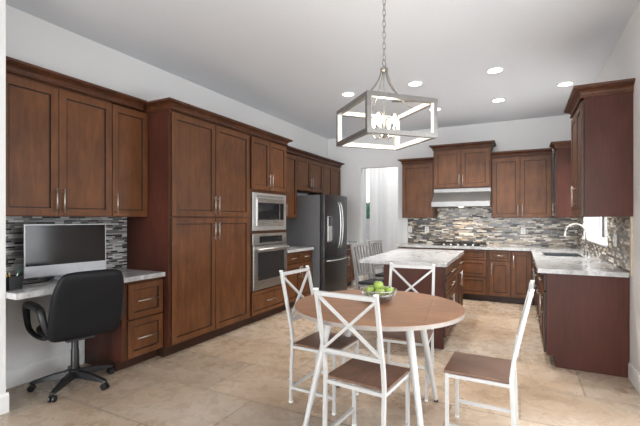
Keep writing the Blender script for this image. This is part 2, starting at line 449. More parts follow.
# ------------------------------------------------------------------ left wall: desk run
XU = -3.41                                       # upper cabinet body front; door face about -3.39
F = FL(XU); DU = XU - XL
c = thing('upper_cabinet', 'long two-door wall cabinet above the computer desk, its pulls side by side', 'cabinet', (XU, 1.97, 1.4))
body(F, c, 1.502, 2.409, DU, 1.4, 2.472)
door(F, c, 1.51, 1.931, 1.402, 2.45, 1.903, 1.53); door(F, c, 1.931, 2.407, 1.402, 2.45, 1.962, 1.53)
crown(F, c, 1.502, 2.409, DU - .002, 2.472)
c = thing('upper_cabinet', 'narrow one-door wall cabinet over the desk, tight against the tall pantry', 'cabinet', (XU, 2.6, 1.4))
body(F, c, 2.409, 2.806, DU, 1.4, 2.463)
door(F, c, 2.411, 2.804, 1.402, 2.45, 2.445, 1.53)
crown(F, c, 2.409, 2.742, DU - .002, 2.472)
# desk worktop and drawer base
tag(MB().box(XL + .013, -3.14, 1.503, 2.806, .811, .855).build('desk_countertop', 'granite', bevel=.003), 'white granite desk worktop under the computer on the left wall', 'countertop')
F = FL(-3.185)
c = thing('desk_drawer_cabinet', 'low two-drawer base cabinet under the right end of the desk worktop', 'cabinet', (-3.3, 2.58, 0))
body(F, c, 2.355, 2.806, .53, 0, .809, .095)
drawer(F, c, 2.405, 2.8, .46, .785, .24, .055); drawer(F, c, 2.405, 2.8, .105, .45, .24, .055)
MB(F).box(2.3535, 2.355, -.52, .0, .096, .808).build('side_panel', 'veneer_panel', c)

# ------------------------------------------------------------------ left wall: pantry and oven tower
XT = -3.10; F = FL(XT); DT = XT - XL
c = thing('pantry_cabinet', 'tall four-door pantry cabinet of dark brown wood between desk and oven tower', 'cabinet', (XT, 3.45, 0))
body(F, c, 2.81, 4.1, DT, 0, 2.465, .11)
for a0, a1, ha in ((2.832, 3.46, 3.43), (3.463, 4.09, 3.495)):
    door(F, c, a0, a1, 1.405, 2.445, ha, 1.535); door(F, c, a0, a1, .125, 1.395, ha, 1.245)
crown(F, c, 2.81, 4.1, DT - .002, 2.465, e0=1)
MB(F).box(2.8088, 2.8102, -DT + .003, -.003, .112, 2.463).build('side_panel', 'veneer_panel', c)
c = thing('oven_cabinet', 'tall cabinet tower that houses the wall oven and the microwave', 'cabinet', (XT, 4.55, 0))
e = .0006
mb = MB(F)
for b in ((4.1 + e, 4.15, .111, 2.465), (4.978, 5.0 - e, .111, 2.465)): mb.box(b[0], b[1], -DT + .002, 0, b[2], b[3])
for z0, z1 in ((.111, .445), (1.19, 1.225), (1.732, 2.465)): mb.box(4.15, 4.978, -DT + .002, 0, z0, z1)
mb.box(4.15, 4.978, -DT + .002, -DT + .02, .445, 1.732)
mb.build('body', 'cherry_frame', c)
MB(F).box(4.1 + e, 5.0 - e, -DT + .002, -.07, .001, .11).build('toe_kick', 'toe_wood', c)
door(F, c, 4.13, 4.548, 1.77, 2.445, 4.52, 1.9, .19); door(F, c, 4.551, 4.985, 1.77, 2.445, 4.585, 1.9, .19)
drawer(F, c, 4.14, 4.985, .125, .435, .22)
crown(F, c, 4.1, 5.0, DT - .002, 2.465, e1=1)
# microwave
c = thing('microwave', 'built-in microwave with pale steel trim kit above the wall oven', 'microwave', (XT, 4.56, 1.226))
F2 = FL(XT + .004)
mb = MB(F2)
for b in ((4.157, 4.97, 1.228, 1.285), (4.157, 4.97, 1.66, 1.728), (4.157, 4.235, 1.285, 1.66), (4.895, 4.97, 1.285, 1.66)): mb.box(b[0], b[1], 0, .02, b[2], b[3])
mb.build('trim_kit', 'light_steel', c, bevel=.002)
mb = MB(F2)
for i in range(22): mb.box(4.25 + i * .0295, 4.268 + i * .0295, .0205, .0215, 1.672, 1.7)
mb.build('vent_slots', 'aged_nickel', c)
MB(F2).box(4.24, 4.89, -.42, .002, 1.29, 1.655).build('case', 'black_plastic', c)
d = MB(F2).box(4.237, 4.893, .0025, .03, 1.288, 1.657).build('door', 'stainless', c, bevel=.003)
MB(F2).box(4.262, 4.765, .0305, .033, 1.37, 1.6).build('glass', 'black_glass', d)
MB(F2).box(4.79, 4.88, .0305, .033, 1.37, 1.6).build('control_panel', 'black_glass', c)
# wall oven
c = thing('oven', 'stainless steel wall oven set in the tall cabinet under the microwave', 'oven', (XT, 4.56, .446))
MB(F2).box(4.16, 4.965, -.5, .0, .45, 1.185).build('case', 'black_plastic', c)
MB(F2).box(4.156, 4.972, .001, .022, 1.035, 1.187).build('control_panel', 'stainless', c, bevel=.002)
pp = MB(F2).box(4.3, 4.85, .0225, .0245, 1.065, 1.15).build('display', 'black_glass', c)
MB(F2).box(4.53, 4.62, .0248, .0255, 1.1, 1.122).build('clock', 'screen_glass', c)
d = MB(F2).box(4.156, 4.972, .001, .035, .475, 1.025).build('door', 'stainless', c, bevel=.003)
MB(F2).box(4.25, 4.885, .0355, .0375, .57, .94).build('glass', 'oven_mesh', d)
mb = MB(F2); mb.tube([(4.2, .085, .985), (4.93, .085, .985)], .014, 10)
for a in (4.24, 4.89): mb.tube([(a, .035, .985), (a, .085, .985)], .009, 8)
mb.build('handle', 'light_steel', d, smooth=True)
MB(F2).box(4.156, 4.972, .001, .028, .448, .472).build('bottom_trim', 'stainless', c)

# ------------------------------------------------------------------ left wall beyond the oven
F = FL(-3.115)
c = thing('base_cabinet', 'short base cabinet with two drawers between wall oven and refrigerator', 'cabinet', (-3.115, 5.4, 0))
body(F, c, 5.002, 5.815, .603, 0, .873, .105)
for a0, a1, h in ((5.01, 5.41, 5.38), (5.413, 5.81, 5.445)):
    drawer(F, c, a0, a1, .7, .86, .16); door(F, c, a0, a1, .115, .69, h, .55)
tag(MB().box(XL + .003, -3.06, 5.003, 5.825, .875, .917).build('countertop', 'granite', bevel=.003), 'small white worktop squeezed between wall oven and refrigerator', 'countertop')
F = FL(XU)
c = thing('upper_cabinet', 'wall cabinet right after the oven tower, left of the one over the refrigerator', 'cabinet', (XU, 5.4, 1.4))
body(F, c, 5.002, 5.828, DU, 1.4, 2.463)
door(F, c, 5.01, 5.418, 1.402, 2.45, 5.385, 1.53); door(F, c, 5.42, 5.826, 1.402, 2.45, 5.45, 1.53)
crown(F, c, 5.068, 5.828, DU - .002, 2.472)
c = thing('upper_cabinet', 'short two-door wall cabinet hung above the refrigerator top', 'cabinet', (XU, 6.3, 1.87))
body(F, c, 5.829, 6.818, DU, 1.88, 2.472)
door(F, c, 5.831, 6.323, 1.882, 2.45, 6.29, 2.02); door(F, c, 6.325, 6.816, 1.882, 2.45, 6.36, 2.02)
crown(F, c, 5.829, 6.818, DU - .002, 2.472)
c = thing('upper_cabinet', 'wall cabinet at the far end of the left wall, partly behind the refrigerator top', 'cabinet', (XU, 7.2, 1.4))
body(F, c, 6.82, 7.66, DU, 1.4, 2.472)
door(F, c, 6.825, 7.224, 1.402, 2.45, 7.19, 1.53); door(F, c, 7.226, 7.655, 1.402, 2.45, 7.26, 1.53)
crown(F, c, 6.82, 7.66, DU - .002, 2.472, e1=1)
F = FL(-3.10)
c = thing('base_cabinet', 'dark base cabinet in the corner beyond the refrigerator, beside the doorway', 'cabinet', (-3.1, 7.3, 0))
body(F, c, 6.9, 7.7, .62, 0, .873, .105)
drawer(F, c, 6.91, 7.69, .7, .86, .16); door(F, c, 6.91, 7.298, .115, .69, 7.26, .55); door(F, c, 7.3, 7.69, .115, .69, 7.34, .55)
tag(MB().box(XL + .003, -3.045, 6.9, 7.725, .875, .917).build('countertop', 'granite', bevel=.003), 'short white worktop in the far corner behind the refrigerator', 'countertop')

# refrigerator
c = thing('refrigerator', 'black stainless french-door refrigerator with water dispenser and bottom freezer', 'refrigerator', (-3.3, 6.32, 0))
MB().box(XL + .02, -2.965, 5.842, 6.81, .03, 1.785).build('case', 'fridge_side', c, bevel=.004)
for y in (5.9, 6.75):
    for x in (-3.6, -3.05): MB().lathe([(.02, .001), (.02, .032)], (x, y, 0), 10).build('foot', 'black_plastic', c)
for y in (5.86, 6.7): MB().box(-3.02, -2.9, y, y + .1, 1.786, 1.803).build('hinge_cover', 'black_plastic', c, bevel=.004)
def fdoor(y0, y1, z0, z1, name):
    pts = []
    n = 10
    for i in range(n + 1):
        y = y0 + (y1 - y0) * i / n; u = (y - 6.33) / .49
        pts.append((-2.855 - .028 * u * u, y))
    poly = [(-2.94, y0)] + pts + [(-2.94, y1)]
    return MB().prism(poly, z0, z1).build(name, 'black_stainless', c, bevel=.003)
da = fdoor(5.845, 6.326, .735, 1.797, 'door'); db = fdoor(6.334, 6.812, .735, 1.797, 'door'); dc = fdoor(5.845, 6.812, .06, .725, 'freezer_drawer')
for d, y in ((da, 6.285), (db, 6.375)):
    mb = MB(); pts = []
    for i in range(13):
        u = i / 12; pts.append((-2.83 + .055 * math.sin(PI * min(max(u, 0), 1)) ** .5, y, .88 + .8 * u))
    mb.tube(pts, .0115, 8); mb.build('handle', 'light_steel', d, smooth=True)
mb = MB(); pts = []
for i in range(13):
    u = i / 12; pts.append((-2.865 + .07 * math.sin(PI * u) ** .5 - .01 * abs(2 * u - 1), 5.93 + .8 * u, .68))
mb.tube(pts, .0115, 8); mb.build('handle', 'light_steel', dc, smooth=True)
dp = MB().box(-2.9, -2.862, 5.955, 6.17, 1.0, 1.43).build('water_dispenser', 'stainless', da, bevel=.003)
MB().box(-2.8625, -2.8605, 5.965, 6.16, 1.27, 1.42).build('display', 'black_glass', da)
MB().box(-2.8625, -2.8605, 5.975, 6.15, 1.02, 1.26).build('niche', 'light_steel', da)

# ------------------------------------------------------------------ back wall
YBF = 7.14; F = FB(YBF); DB = YB - YBF
c = thing('base_cabinet', 'base cabinet at the left end of the back wall, behind the island', 'cabinet', (-1.73, YBF, 0))
body(F, c, -2.0, -1.44, DB, 0, .873, .105)
drawer(F, c, -1.99, -1.45, .7, .86, .16); door(F, c, -1.99, -1.45, .115, .69, -1.5, .55)
c = thing('drawer_cabinet', 'wide three-drawer base cabinet under the gas cooktop', 'cabinet', (-.95, YBF, 0))
body(F, c, -1.44, -.462, DB, 0, .873, .105)
for z0, z1 in ((.7, .86), (.415, .69), (.115, .405)): drawer(F, c, -1.43, -.5, z0, z1, .2)
c = thing('base_cabinet', 'base cabinet with one drawer over one door, right of the cooktop drawers', 'cabinet', (-.3, YBF, 0))
body(F, c, -.462, -.128, DB, 0, .873, .105)
drawer(F, c, -.452, -.135, .7, .86, .11); door(F, c, -.452, -.135, .115, .69, -.415, .56, .2)
c = thing('base_cabinet', 'full-height one-door base cabinet in the inner corner beside the sink run', 'cabinet', (.0, YBF, 0))
body(F, c, -.128, .205, DB, 0, .873, .105)
door(F, c, -.122, .165, .115, .86, -.09, .69, .2)
# wall cabinets
YU = 7.41; F = FB(YU); DU2 = YB - YU
c = thing('upper_cabinet', 'single-door wall cabinet left of the range hood beside the doorway', 'cabinet', (-1.7, YU, 1.4))
body(F, c, -2.0, -1.4, DU2, 1.405, 2.43)
door(F, c, -1.99, -1.42, 1.41, 2.4)
crown(F, c, -2.0, -1.4, DU2 - .002, 2.43, e0=1, h=.08)
F3 = FB(7.31)
c = thing('upper_cabinet', 'raised two-door wall cabinet directly above the range hood', 'cabinet', (-.92, 7.31, 1.92))
body(F3, c, -1.398, -.442, YB - 7.31, 1.925, 2.62)
door(F3, c, -1.38, -.921, 1.94, 2.595, -.95, 2.07, .19); door(F3, c, -.919, -.46, 1.94, 2.595, -.89, 2.07, .19)
crown(F3, c, -1.398, -.442, YB - 7.31 - .002, 2.62, e0=1, e1=1, h=.085)
c = thing('upper_cabinet', 'two-door wall cabinet right of the range hood, left of the inner corner', 'cabinet', (0, YU, 1.4))
body(F, c, -.44, .465, DU2, 1.405, 2.44)
door(F, c, -.425, -.0, 1.41, 2.415, -.03, 1.53); door(F, c, .002, .45, 1.41, 2.415, .035, 1.53)
crown(F, c, -.44, .465, DU2 - .002, 2.44, h=.085)
# hood
c = thing('range_hood', 'stainless steel range hood under the raised cabinet', 'range hood', (-.92, 7.45, 1.6))
poly = [(7.715, 1.6), (7.13, 1.6), (7.13, 1.685), (7.34, 1.86), (7.715, 1.86)]
mb = MB(); mb.loft([[(-1.395, y, z) for y, z in poly], [(-.445, y, z) for y, z in poly]])
mb.build('canopy', 'hood_steel', c)
MB().box(-1.396, -.444, 7.115, 7.1295, 1.6, 1.685).build('front_lip', 'hood_steel', c)
mb = MB(); mb.box(-1.395, -.445, 7.335, 7.715, 1.861, 1.922); mb.build('vent_collar', 'hood_steel', c)
for i in range(18): MB().box(-1.37 + i * .0507, -1.345 + i * .0507, 7.332, 7.3345, 1.877, 1.905).build('vent_slot', 'aged_nickel', c)
for x in (-.92,):
    MB().lathe([(.035, 0), (.035, .01)], (x, 7.27, 1.588), 14).build('lamp', 'hood_lamp_glow', c)
    l = bpy.data.lights.new('hood_light', 'SPOT'); l.energy = 17; l.color = (1, .82, .6); l.spot_size = R(140); l.spot_blend = .8; l.shadow_soft_size = .05
    o = bpy.data.objects.new('hood_light', l); COL.objects.link(o); o.parent = c; o.location = (0, -.05, -.02)
# cooktop
c = thing('cooktop', 'black gas cooktop with low iron grates set in the back counter', 'cooktop', (-.95, 7.44, .916))
MB().box(-1.4, -.52, 7.2, 7.66, .9165, .926).build('glass_plate', 'black_glass', c, bevel=.002)
for i in range(3):
    x0 = -1.375 + i * .285
    mb = MB()
    for k in range(4): mb.box(x0 + k * .085, x0 + k * .085 + .012, 7.23, 7.63, .952, .965)
    for y in (7.23, 7.42, 7.618): mb.box(x0, x0 + .267, y, y + .012, .952, .965)
    for xx in (x0, x0 + .255):
        for y in (7.23, 7.618): mb.box(xx, xx + .012, y, y + .012, .9265, .952)
    mb.build('grate', 'black_iron', c)
    for y in (7.33, 7.53): MB().lathe([(.045, 0), (.045, .008), (.025, .014), (.025, .02)], (x0 + .133, y, .9265), 14).build('burner', 'black_iron', c)
for i in range(5): MB().lathe([(.018, 0), (.016, .022)], (-1.2 + i * .12, 7.212 + .006, .9265), 10).build('knob', 'stainless', c)
# L-shaped worktop
mb = MB()
z0, z1 = .875, .916
SX0, SX1, SY0, SY1 = .285, .68, 5.76, 6.3
mb.box(-2.03, .837, 7.09, 7.717, z0, z1)
mb.box(.15, .837, 4.23, SY0, z0, z1); mb.box(.15, .837, SY1, 7.09, z0, z1)
mb.box(.15, SX0, SY0, SY1, z0, z1); mb.box(SX1, .837, SY0, SY1, z0, z1)
tag(mb.build('countertop', 'granite'), 'white granite worktop running along the back wall and round to the sink side', 'countertop')
# sink
c = thing('sink', 'dark steel sink in the worktop below the window', 'sink', (.48, 6.03, .68))
mb = MB(); e = .0015
def rr(i, z): return [(SX0 + i, SY0 + i, z), (SX1 - i, SY0 + i, z), (SX1 - i, SY1 - i, z), (SX0 + i, SY1 - i, z)]
mb.loft([rr(-.012, .9165), rr(-.012, .9185), rr(.003, .9185), rr(.006, .69), rr(.03, .68), rr(.03, .676), rr(.004, .686), rr(.0015, .9165)], cap=False, closed=True)
mb.add(rr(.028, .6795), [(0, 1, 2, 3)])
mb.build('basin', 'sink_steel', c)
MB().lathe([(.04, 0), (.04, .003)], (.48, 6.03, .6805), 16).build('drain', 'chrome', c)
# faucet
c = thing('faucet', 'brushed gooseneck faucet behind the sink, in front of the window', 'faucet', (.752, 6.02, .916))
mb = MB(); mb.lathe([(.03, .001), (.03, .012), (.02, .03), (.017, .12), (.013, .125)], (.752, 6.02, .916), 16)
mb.build('base', 'brushed_nickel', c, smooth='auto')
pts = [(.752, 6.02, 1.03), (.752, 6.02, 1.18)]
for i in range(15):
    a = PI * i / 14 * .94; pts.append((.752 - .115 + .115 * math.cos(a), 6.02, 1.2 + .115 * math.sin(a)))
mb = MB(); mb.tube(pts, .0145, 10); mb.build('spout', 'brushed_nickel', c, smooth=True)
q = Vector(pts[-1]); mb = MB(); mb.tube([q, q + Vector((-.006, 0, -.06))], [.015, .018], 10); mb.build('spray_head', 'brushed_nickel', c, smooth='auto')
mb = MB(); mb.tube([(.752, 6.002, 1.0), (.752, 5.965, 1.005), (.752, 5.94, 1.06)], [.009, .009, .006], 8); mb.build('lever', 'brushed_nickel', c, smooth=True)
c = thing('soap_dispenser', 'small metal soap dispenser on the worktop next to the faucet', 'soap dispenser', (.76, 5.86, .916))
mb = MB(); mb.lathe([(.02, .001), (.02, .01), (.009, .015), (.009, .06)], (.76, 5.86, .916), 12); mb.build('base', 'brushed_nickel', c, smooth='auto')
mb = MB(); mb.tube([(.76, 5.86, .975), (.76, 5.86, .995), (.7, 5.86, .992)], .007, 8); mb.build('nozzle', 'brushed_nickel', c, smooth=True)

# right side base run
XF = .225; F = FR(XF)
c = thing('sink_base_cabinet', 'base cabinet run below the sink worktop with a plain reddish end panel', 'cabinet', (.5, 4.8, 0))
mb = MB(); mb.box(XF, .843, 4.285, 5.72, .105, .873); mb.box(XF, .843, 6.34, 7.07, .105, .873); mb.box(XF, XF + .03, 5.72, 6.34, .105, .873); mb.box(XF, .843, 5.72, 6.34, .105, .16)
mb.build('body', 'cherry_frame', c)
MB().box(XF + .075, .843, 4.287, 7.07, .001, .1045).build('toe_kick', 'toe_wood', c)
mb = MB(); poly = [(XF - .003, .105), (XF + .075, .105), (XF + .075, .002), (.847, .002), (.847, .873), (XF - .003, .873)]
mb.loft([[(x, 4.268, z) for x, z in poly], [(x, 4.2845, z) for x, z in poly]])
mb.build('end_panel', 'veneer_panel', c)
for a0, a1 in ((4.3, 4.76), (6.5, 7.02)):
    drawer(F, c, a0, a1, .7, .86, .16); door(F, c, a0, a1, .115, .69, a0 + .04, .56)
for a0, a1, h in ((5.55, 6.02, 5.98), (6.025, 6.495, 6.06)):
    drawer(F, c, a0, a1, .7, .86, .16); door(F, c, a0, a1, .115, .69, h, .56)
for z0, z1 in ((.7, .86), (.415, .69), (.115, .405)): drawer(F, c, 4.765, 5.545, z0, z1, .25)
# right wall cabinets
XRU = .505; F = FR(XRU); DR = XR - XRU
c = thing('upper_cabinet', 'reddish wall cabinet in the inner corner right of the two-door one', 'cabinet', (.65, 7.2, 1.4))
body(F, c, 7.0, 7.385, DR, 1.405, 2.46)
door(F, c, 7.005, 7.375, 1.41, 2.435, 7.04, 1.53)
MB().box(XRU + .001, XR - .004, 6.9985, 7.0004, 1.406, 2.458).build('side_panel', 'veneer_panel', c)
crown(F, c, 7.0, 7.32, DR - .002, 2.46, e0=1, h=.095)
c = thing('upper_cabinet', 'large wall cabinet on the right wall with its reddish side facing the room', 'cabinet', (.65, 4.55, 1.4))
body(F, c, 4.15, 4.93, DR, 1.4, 2.445)
door(F, c, 4.155, 4.54, 1.405, 2.42, 4.51, 1.6); door(F, c, 4.543, 4.925, 1.405, 2.42, 4.575, 1.6)
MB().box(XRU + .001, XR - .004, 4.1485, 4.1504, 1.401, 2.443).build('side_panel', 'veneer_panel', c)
crown(F, c, 4.15, 4.93, DR - .002, 2.445, e0=1, e1=1, h=.1)
# outlets
def outlet(M, a, z, label, w=.075):
    c = thing('power_outlet', label, 'outlet', M((a, .013, z)))
    MB(M).box(a - w / 2, a + w / 2, .0125, .018, z - .06, z + .06).build('plate', 'white_plastic', c, bevel=.002)
    mb = MB(M)
    for s in (-.022, .022): mb.box(a - .014, a + .014, .0182, .0195, z + s - .013, z + s + .013)
    mb.build('socket', 'silver_plastic', c)
outlet(FB(YB), -1.925, 1.18, 'white outlet at the far left end of the back splashback')
outlet(FB(YB), -1.6, 1.18, 'white outlet on the back splashback left of the hood, second from the doorway')
outlet(FB(YB), .05, 1.18, 'white outlet on the back splashback between hood and faucet')
outlet(FR(XR), 4.79, 1.17, 'double white outlet on the right wall splashback under the big cabinet', .12)

# ------------------------------------------------------------------ island
IC = (-1.2, 5.2); RI = R(1.5)
c = thing('kitchen_island', 'kitchen island base of dark wood with drawers facing the sink side', 'island', (IC[0] + .14, IC[1], 0), RI)
def isl(p): 
    x, y = p[0] - IC[0], p[1] - IC[1]; return (IC[0] + x * math.cos(RI) - y * math.sin(RI), IC[1] + x * math.sin(RI) + y * math.cos(RI), p[2])
def FI(p): return isl((-.745 + p[1], p[0], p[2]))
mb = MB(isl); mb.box(-1.39, -.745, 4.315, 6.1, .105, .873); mb.build('body', 'cherry_frame', c)
mb = MB(isl); mb.box(-1.385, -.82, 4.32, 6.09, .001, .1045); mb.build('toe_kick', 'toe_wood', c)
mb = MB(isl); mb.box(-1.392, -.743, 4.3, 4.3145, .002, .873); mb.build('end_panel', 'veneer_panel', c)
for a0, a1 in ((4.325, 5.2), (5.205, 6.09)):
    drawer(FI, c, a0, a1, .72, .86, .3)
    drawer(FI, c, a0, a1, .56, .715, .3) if a0 < 5 else None
    m = (a0 + a1) / 2; top = .555 if a0 < 5 else .715
    door(FI, c, a0, m, .115, top, m - .035, top - .14); door(FI, c, m + .002, a1, .115, top, m + .04, top - .14)
tag(MB(isl).box(-1.675, -.708, 4.265, 6.15, .875, .917).build('island_countertop', 'granite', bevel=.003), 'white granite slab on the kitchen island, overhanging on the left', 'countertop')

# slat-back chairs at the island
def slat_chair(loc, rz, label):
    c = thing('slat_back_chair', label, 'chair', loc, rz, 'slat-back chairs beyond the island')
    T = lambda p: tuple(Matrix.Translation(loc) @ Matrix.Rotation(rz, 4, 'Z') @ Vector(p))
    MB(T).loft([[(-.2, -.2, .45), (.2, -.2, .45), (.22, .22, .45), (-.22, .22, .45)], [(-.2, -.2, .485), (.2, -.2, .485), (.22, .22, .485), (-.22, .22, .485)]]).build('seat', 'black_fabric', c, bevel=.012)
    for s in (-1, 1):
        MB(T).tube([(s * .19, -.24, .001), (s * .185, -.2, .4), (s * .19, -.22, .55), (s * .215, -.29, 1.02)], [.018, .02, .02, .016], 4, square=True, up=(1, 0, 0)).build('post', 'chair_paint', c)
        MB(T).tube([(s * .195, .19, .001), (s * .195, .19, .449)], [.015, .02], 4, square=True).build('leg', 'chair_paint', c)
    MB(T).tube([(-.215, -.29, .995), (0, -.305, 1.0), (.215, -.29, .995)], .022, 4, square=True, up=(0, 0, 1)).build('top_rail', 'chair_paint', c)
    MB(T).tube([(-.19, -.222, .57), (.19, -.222, .57)], .014, 4, square=True, up=(0, 0, 1)).build('lower_rail', 'chair_paint', c)
    for k in range(4):
        x = -.12 + k * .08
        MB(T).tube([(x * .9, -.222, .57), (x, -.262, .8), (x * 1.05, -.297, .99)], .013, 4, square=True, up=(1, 0, 0)).build('slat', 'chair_paint', c)
    mb = MB(T)
    for a, b in (((-.19, -.2, .43), (.19, -.2, .43)), ((-.195, .19, .43), (.195, .19, .43)), ((-.19, -.2, .43), (-.195, .19, .43)), ((.19, -.2, .43), (.195, .19, .43)), ((-.19, -.22, .2), (-.195, .19, .2)), ((.19, -.22, .2), (.195, .19, .2))):
        MB(T).tube([a, b], .012, 4, square=True).build('rail', 'chair_paint', c)
slat_chair((-1.85, 5.47, 0), R(-100), 'grey slat-back chair with black seat, the nearer one beside the refrigerator')
slat_chair((-1.89, 6.32, 0), R(-98), 'grey slat-back chair with black seat, the farther one by the doorway')
# vertical blind in the far room
c = thing('vertical_blind', 'white vertical blind drawn across the glass door beyond the doorway', 'blind', (-2.4, 9.3, 2.9))
MB().box(-3.33, -1.5, 9.27, 9.34, 2.86, 2.92).build('headrail', 'trim_paint', c)
for i in range(17):
    x = -3.32 + i * .108
    a = R(8); mb = MB()
    dx, dy = .058 * math.cos(a), .058 * math.sin(a)
    mb.loft([[(x - dx + .055, 9.305 - dy, z), (x + .055, 9.299, z), (x + dx + .055, 9.305 + dy, z), (x + .055, 9.302, z)] for z in (.04, 2.86)])
    mb.build('slat', 'blind_vinyl' if i % 5 not in (2, 3) else 'blind_vinyl_grey', c)

# ------------------------------------------------------------------ desk things
c = thing('desktop_computer', 'all-in-one computer with a black screen and silver chin on the desk', 'computer', (-3.52, 2.08, .856), R(-3))
T = lambda p: tuple(Matrix.Translation((-3.5, 2.083, 0)) @ Matrix.Rotation(R(-6.0), 4, 'Z') @ Matrix.Rotation(R(-1), 4, 'Y') @ Vector(p))
mb = MB(T); poly = [(-.33, .9), (.33, .9), (.33, 1.335), (-.33, 1.335)]
mb.loft([[(0, y, z) for y, z in poly], [(-.012, y, z) for y, z in poly], [(-.045, y * .5, 1.12 + (z - 1.12) * .5) for y, z in poly]])
mb.build('case', 'silver_plastic', c)
MB(T).box(.0003, .002, -.322, .322, .992, 1.328).build('screen', 'screen_glass', c)
MB(T).box(.0003, .0012, -.329, .329, .986, 1.334).build('bezel', 'silver_plastic', c)
mb = MB(); mb.box(-3.6, -3.4, 1.98, 2.19, .857, .868); mb.build('stand_foot', 'silver_plastic', c, bevel=.003)
mb = MB(); mb.loft([[(-3.59, 2.0, .868), (-3.59, 2.17, .868), (-3.575, 2.17, .868), (-3.575, 2.0, .868)], [(-3.535, 2.0, 1.05), (-3.535, 2.17, 1.05), (-3.525, 2.17, 1.05), (-3.525, 2.0, 1.05)]]); mb.build('stand_neck', 'silver_plastic', c)
mb = MB(); mb.tube([(-3.56, 1.95, .862), (-3.5, 1.85, .862), (-3.52, 1.74, .862), (-3.45, 1.66, .862), (-3.56, 1.58, .862)], .005, 6)
mb.build('power_cord', 'black_plastic', c, smooth=True)
c = thing('pen_holder', 'small black square pen holder at the left end of the desk', 'pen holder', (-3.37, 1.6, .856))
mb = MB(); x0, x1, y0, y1 = -3.41, -3.33, 1.55, 1.635
def rg(i, z): return [(x0 + i, y0 + i, z), (x1 - i, y0 + i, z), (x1 - i, y1 - i, z), (x0 + i, y1 - i, z)]
mb.loft([rg(0, .8565), rg(0, .955), rg(.004, .955), rg(.004, .862)]); mb.build('cup', 'black_plastic', c)
for i, (dx, dy, tx, ty, h, m, lab) in enumerate(((-.015, .02, .01, .03, .16, 'pen_green', 'green pen standing tallest in the black pen holder'), (.01, -.02, -.01, -.03, .13, 'pen_yellow', 'yellow pencil leaning left in the black pen holder'), (.012, .005, .02, .01, .115, 'pen_white', 'white pen standing in the black pen holder'), (-.01, -.008, .0, -.012, .12, 'pen_yellow', 'yellow pencil standing upright in the black pen holder'))):
    b = Vector((-3.37 + dx, 1.592 + dy, .8635))
    t = thing('pen', lab, 'pen', b, 0)
    tip = b + Vector((tx, ty, h)); mid = b.lerp(tip, .88)
    MB().tube([b, mid], .0048, 6).build('barrel', m, t, smooth=True)
    MB().tube([mid, tip], [.0045, .0015], 6).build('tip', 'pen_white' if 'pencil' in lab else m, t)

# office chair
OC = (-3.285, 2.0, 0); OR = R(167 - 90)
c = thing('office_chair', 'black leather swivel office chair pushed up to the desk', 'chair', OC, OR)
OM = Matrix.Translation(OC) @ Matrix.Rotation(OR, 4, 'Z')
T = lambda p: tuple(OM @ Vector(p))
for k in range(5):
    a = 2 * PI * k / 5 + R(7)
    d = Vector((math.cos(a), math.sin(a), 0)); w = Vector((-d.y, d.x, 0))
    P = lambda r, s, z: tuple(d * r + w * s + Vector((0, 0, z)))
    mb = MB(T); rings = []
    for r, hw, zt, zb in ((.02, .03, .135, .075), (.15, .026, .12, .07), (.29, .02, .085, .06), (.315, .016, .075, .062)):
        rings.append([P(r, -hw, zb), P(r, hw, zb), P(r, hw * .7, zt), P(r, -hw * .7, zt)])
    mb.loft(rings); mb.build('base_arm', 'black_plastic', c, bevel=.004)
    cs = d * .3; mb = MB(T)
    for s in (-.022, .008):
        q = cs + w * s; ring = []
        n = 14; rr2 = .026
        r0 = [tuple(q + d * rr2 * math.cos(2 * PI * i / n) + Vector((0, 0, .0275 + rr2 * math.sin(2 * PI * i / n)))) for i in range(n)]
        r1 = [tuple(Vector(p) + w * .014) for p in r0]
        mb.loft([r0, r1])
    mb.tube([tuple(cs + Vector((0, 0, .03))), tuple(cs + Vector((0, 0, .062)))], .007, 8)
    mb.build('caster', 'black_plastic', c)
mb = MB(T); mb.lathe([(.045, .07), (.045, .14), (.032, .15), (.03, .3), (.026, .31), (.026, .41)], (0, 0, 0), 18); mb.build('gas_lift', 'black_plastic', c, smooth='auto')
mb = MB(T); mb.box(-.1, .1, -.14, .12, .405, .43); mb.tube([(.1, .0, .42), (.24, .02, .415)], .006, 6); mb.build('seat_plate', 'black_plastic', c)
def slab(T, sec, name, mat, par, sub=2):
    """sec: list of (centre, half_width, half_thick, normal) sections lofted into a cushion"""
    mb = MB(T); rings = []
    for ctr, hw, ht, nrm in sec:
        ctr, nrm = Vector(ctr), Vector(nrm).normalized(); ring = []
        for i in range(12):
            a = 2 * PI * i / 12; cx = abs(math.cos(a)) ** .45 * (1 if math.cos(a) >= 0 else -1); sy = abs(math.sin(a)) ** .7 * (1 if math.sin(a) >= 0 else -1)
            ring.append(tuple(ctr + Vector((1, 0, 0)) * hw * cx + nrm * ht * sy))
        rings.append(ring)
    mb.loft(rings); return mb.build(name, mat, par, smooth=True, sub=sub)
slab(T, [((0, .25, .47), .15, .02, (0, .3, 1)), ((0, .24, .475), .22, .04, (0, .25, 1)), ((0, .12, .485), .245, .05, (0, 0, 1)), ((0, -.1, .475), .245, .05, (0, 0, 1)), ((0, -.2, .47), .23, .045, (0, -.2, 1)), ((0, -.22, .47), .18, .02, (0, -.3, 1))], 'seat', 'black_leather', c)
slab(T, [((0, -.2, .445), .2, .015, (0, 1, .3)), ((0, -.225, .46), .262, .04, (0, 1, .2)), ((0, -.25, .58), .27, .05, (0, 1, .1)), ((0, -.285, .72), .27, .052, (0, 1, .15)), ((0, -.335, .86), .258, .05, (0, 1, .25)), ((0, -.375, .955), .225, .042, (0, 1, .3)), ((0, -.385, .985), .18, .02, (0, 1, .3))], 'backrest', 'black_leather', c)
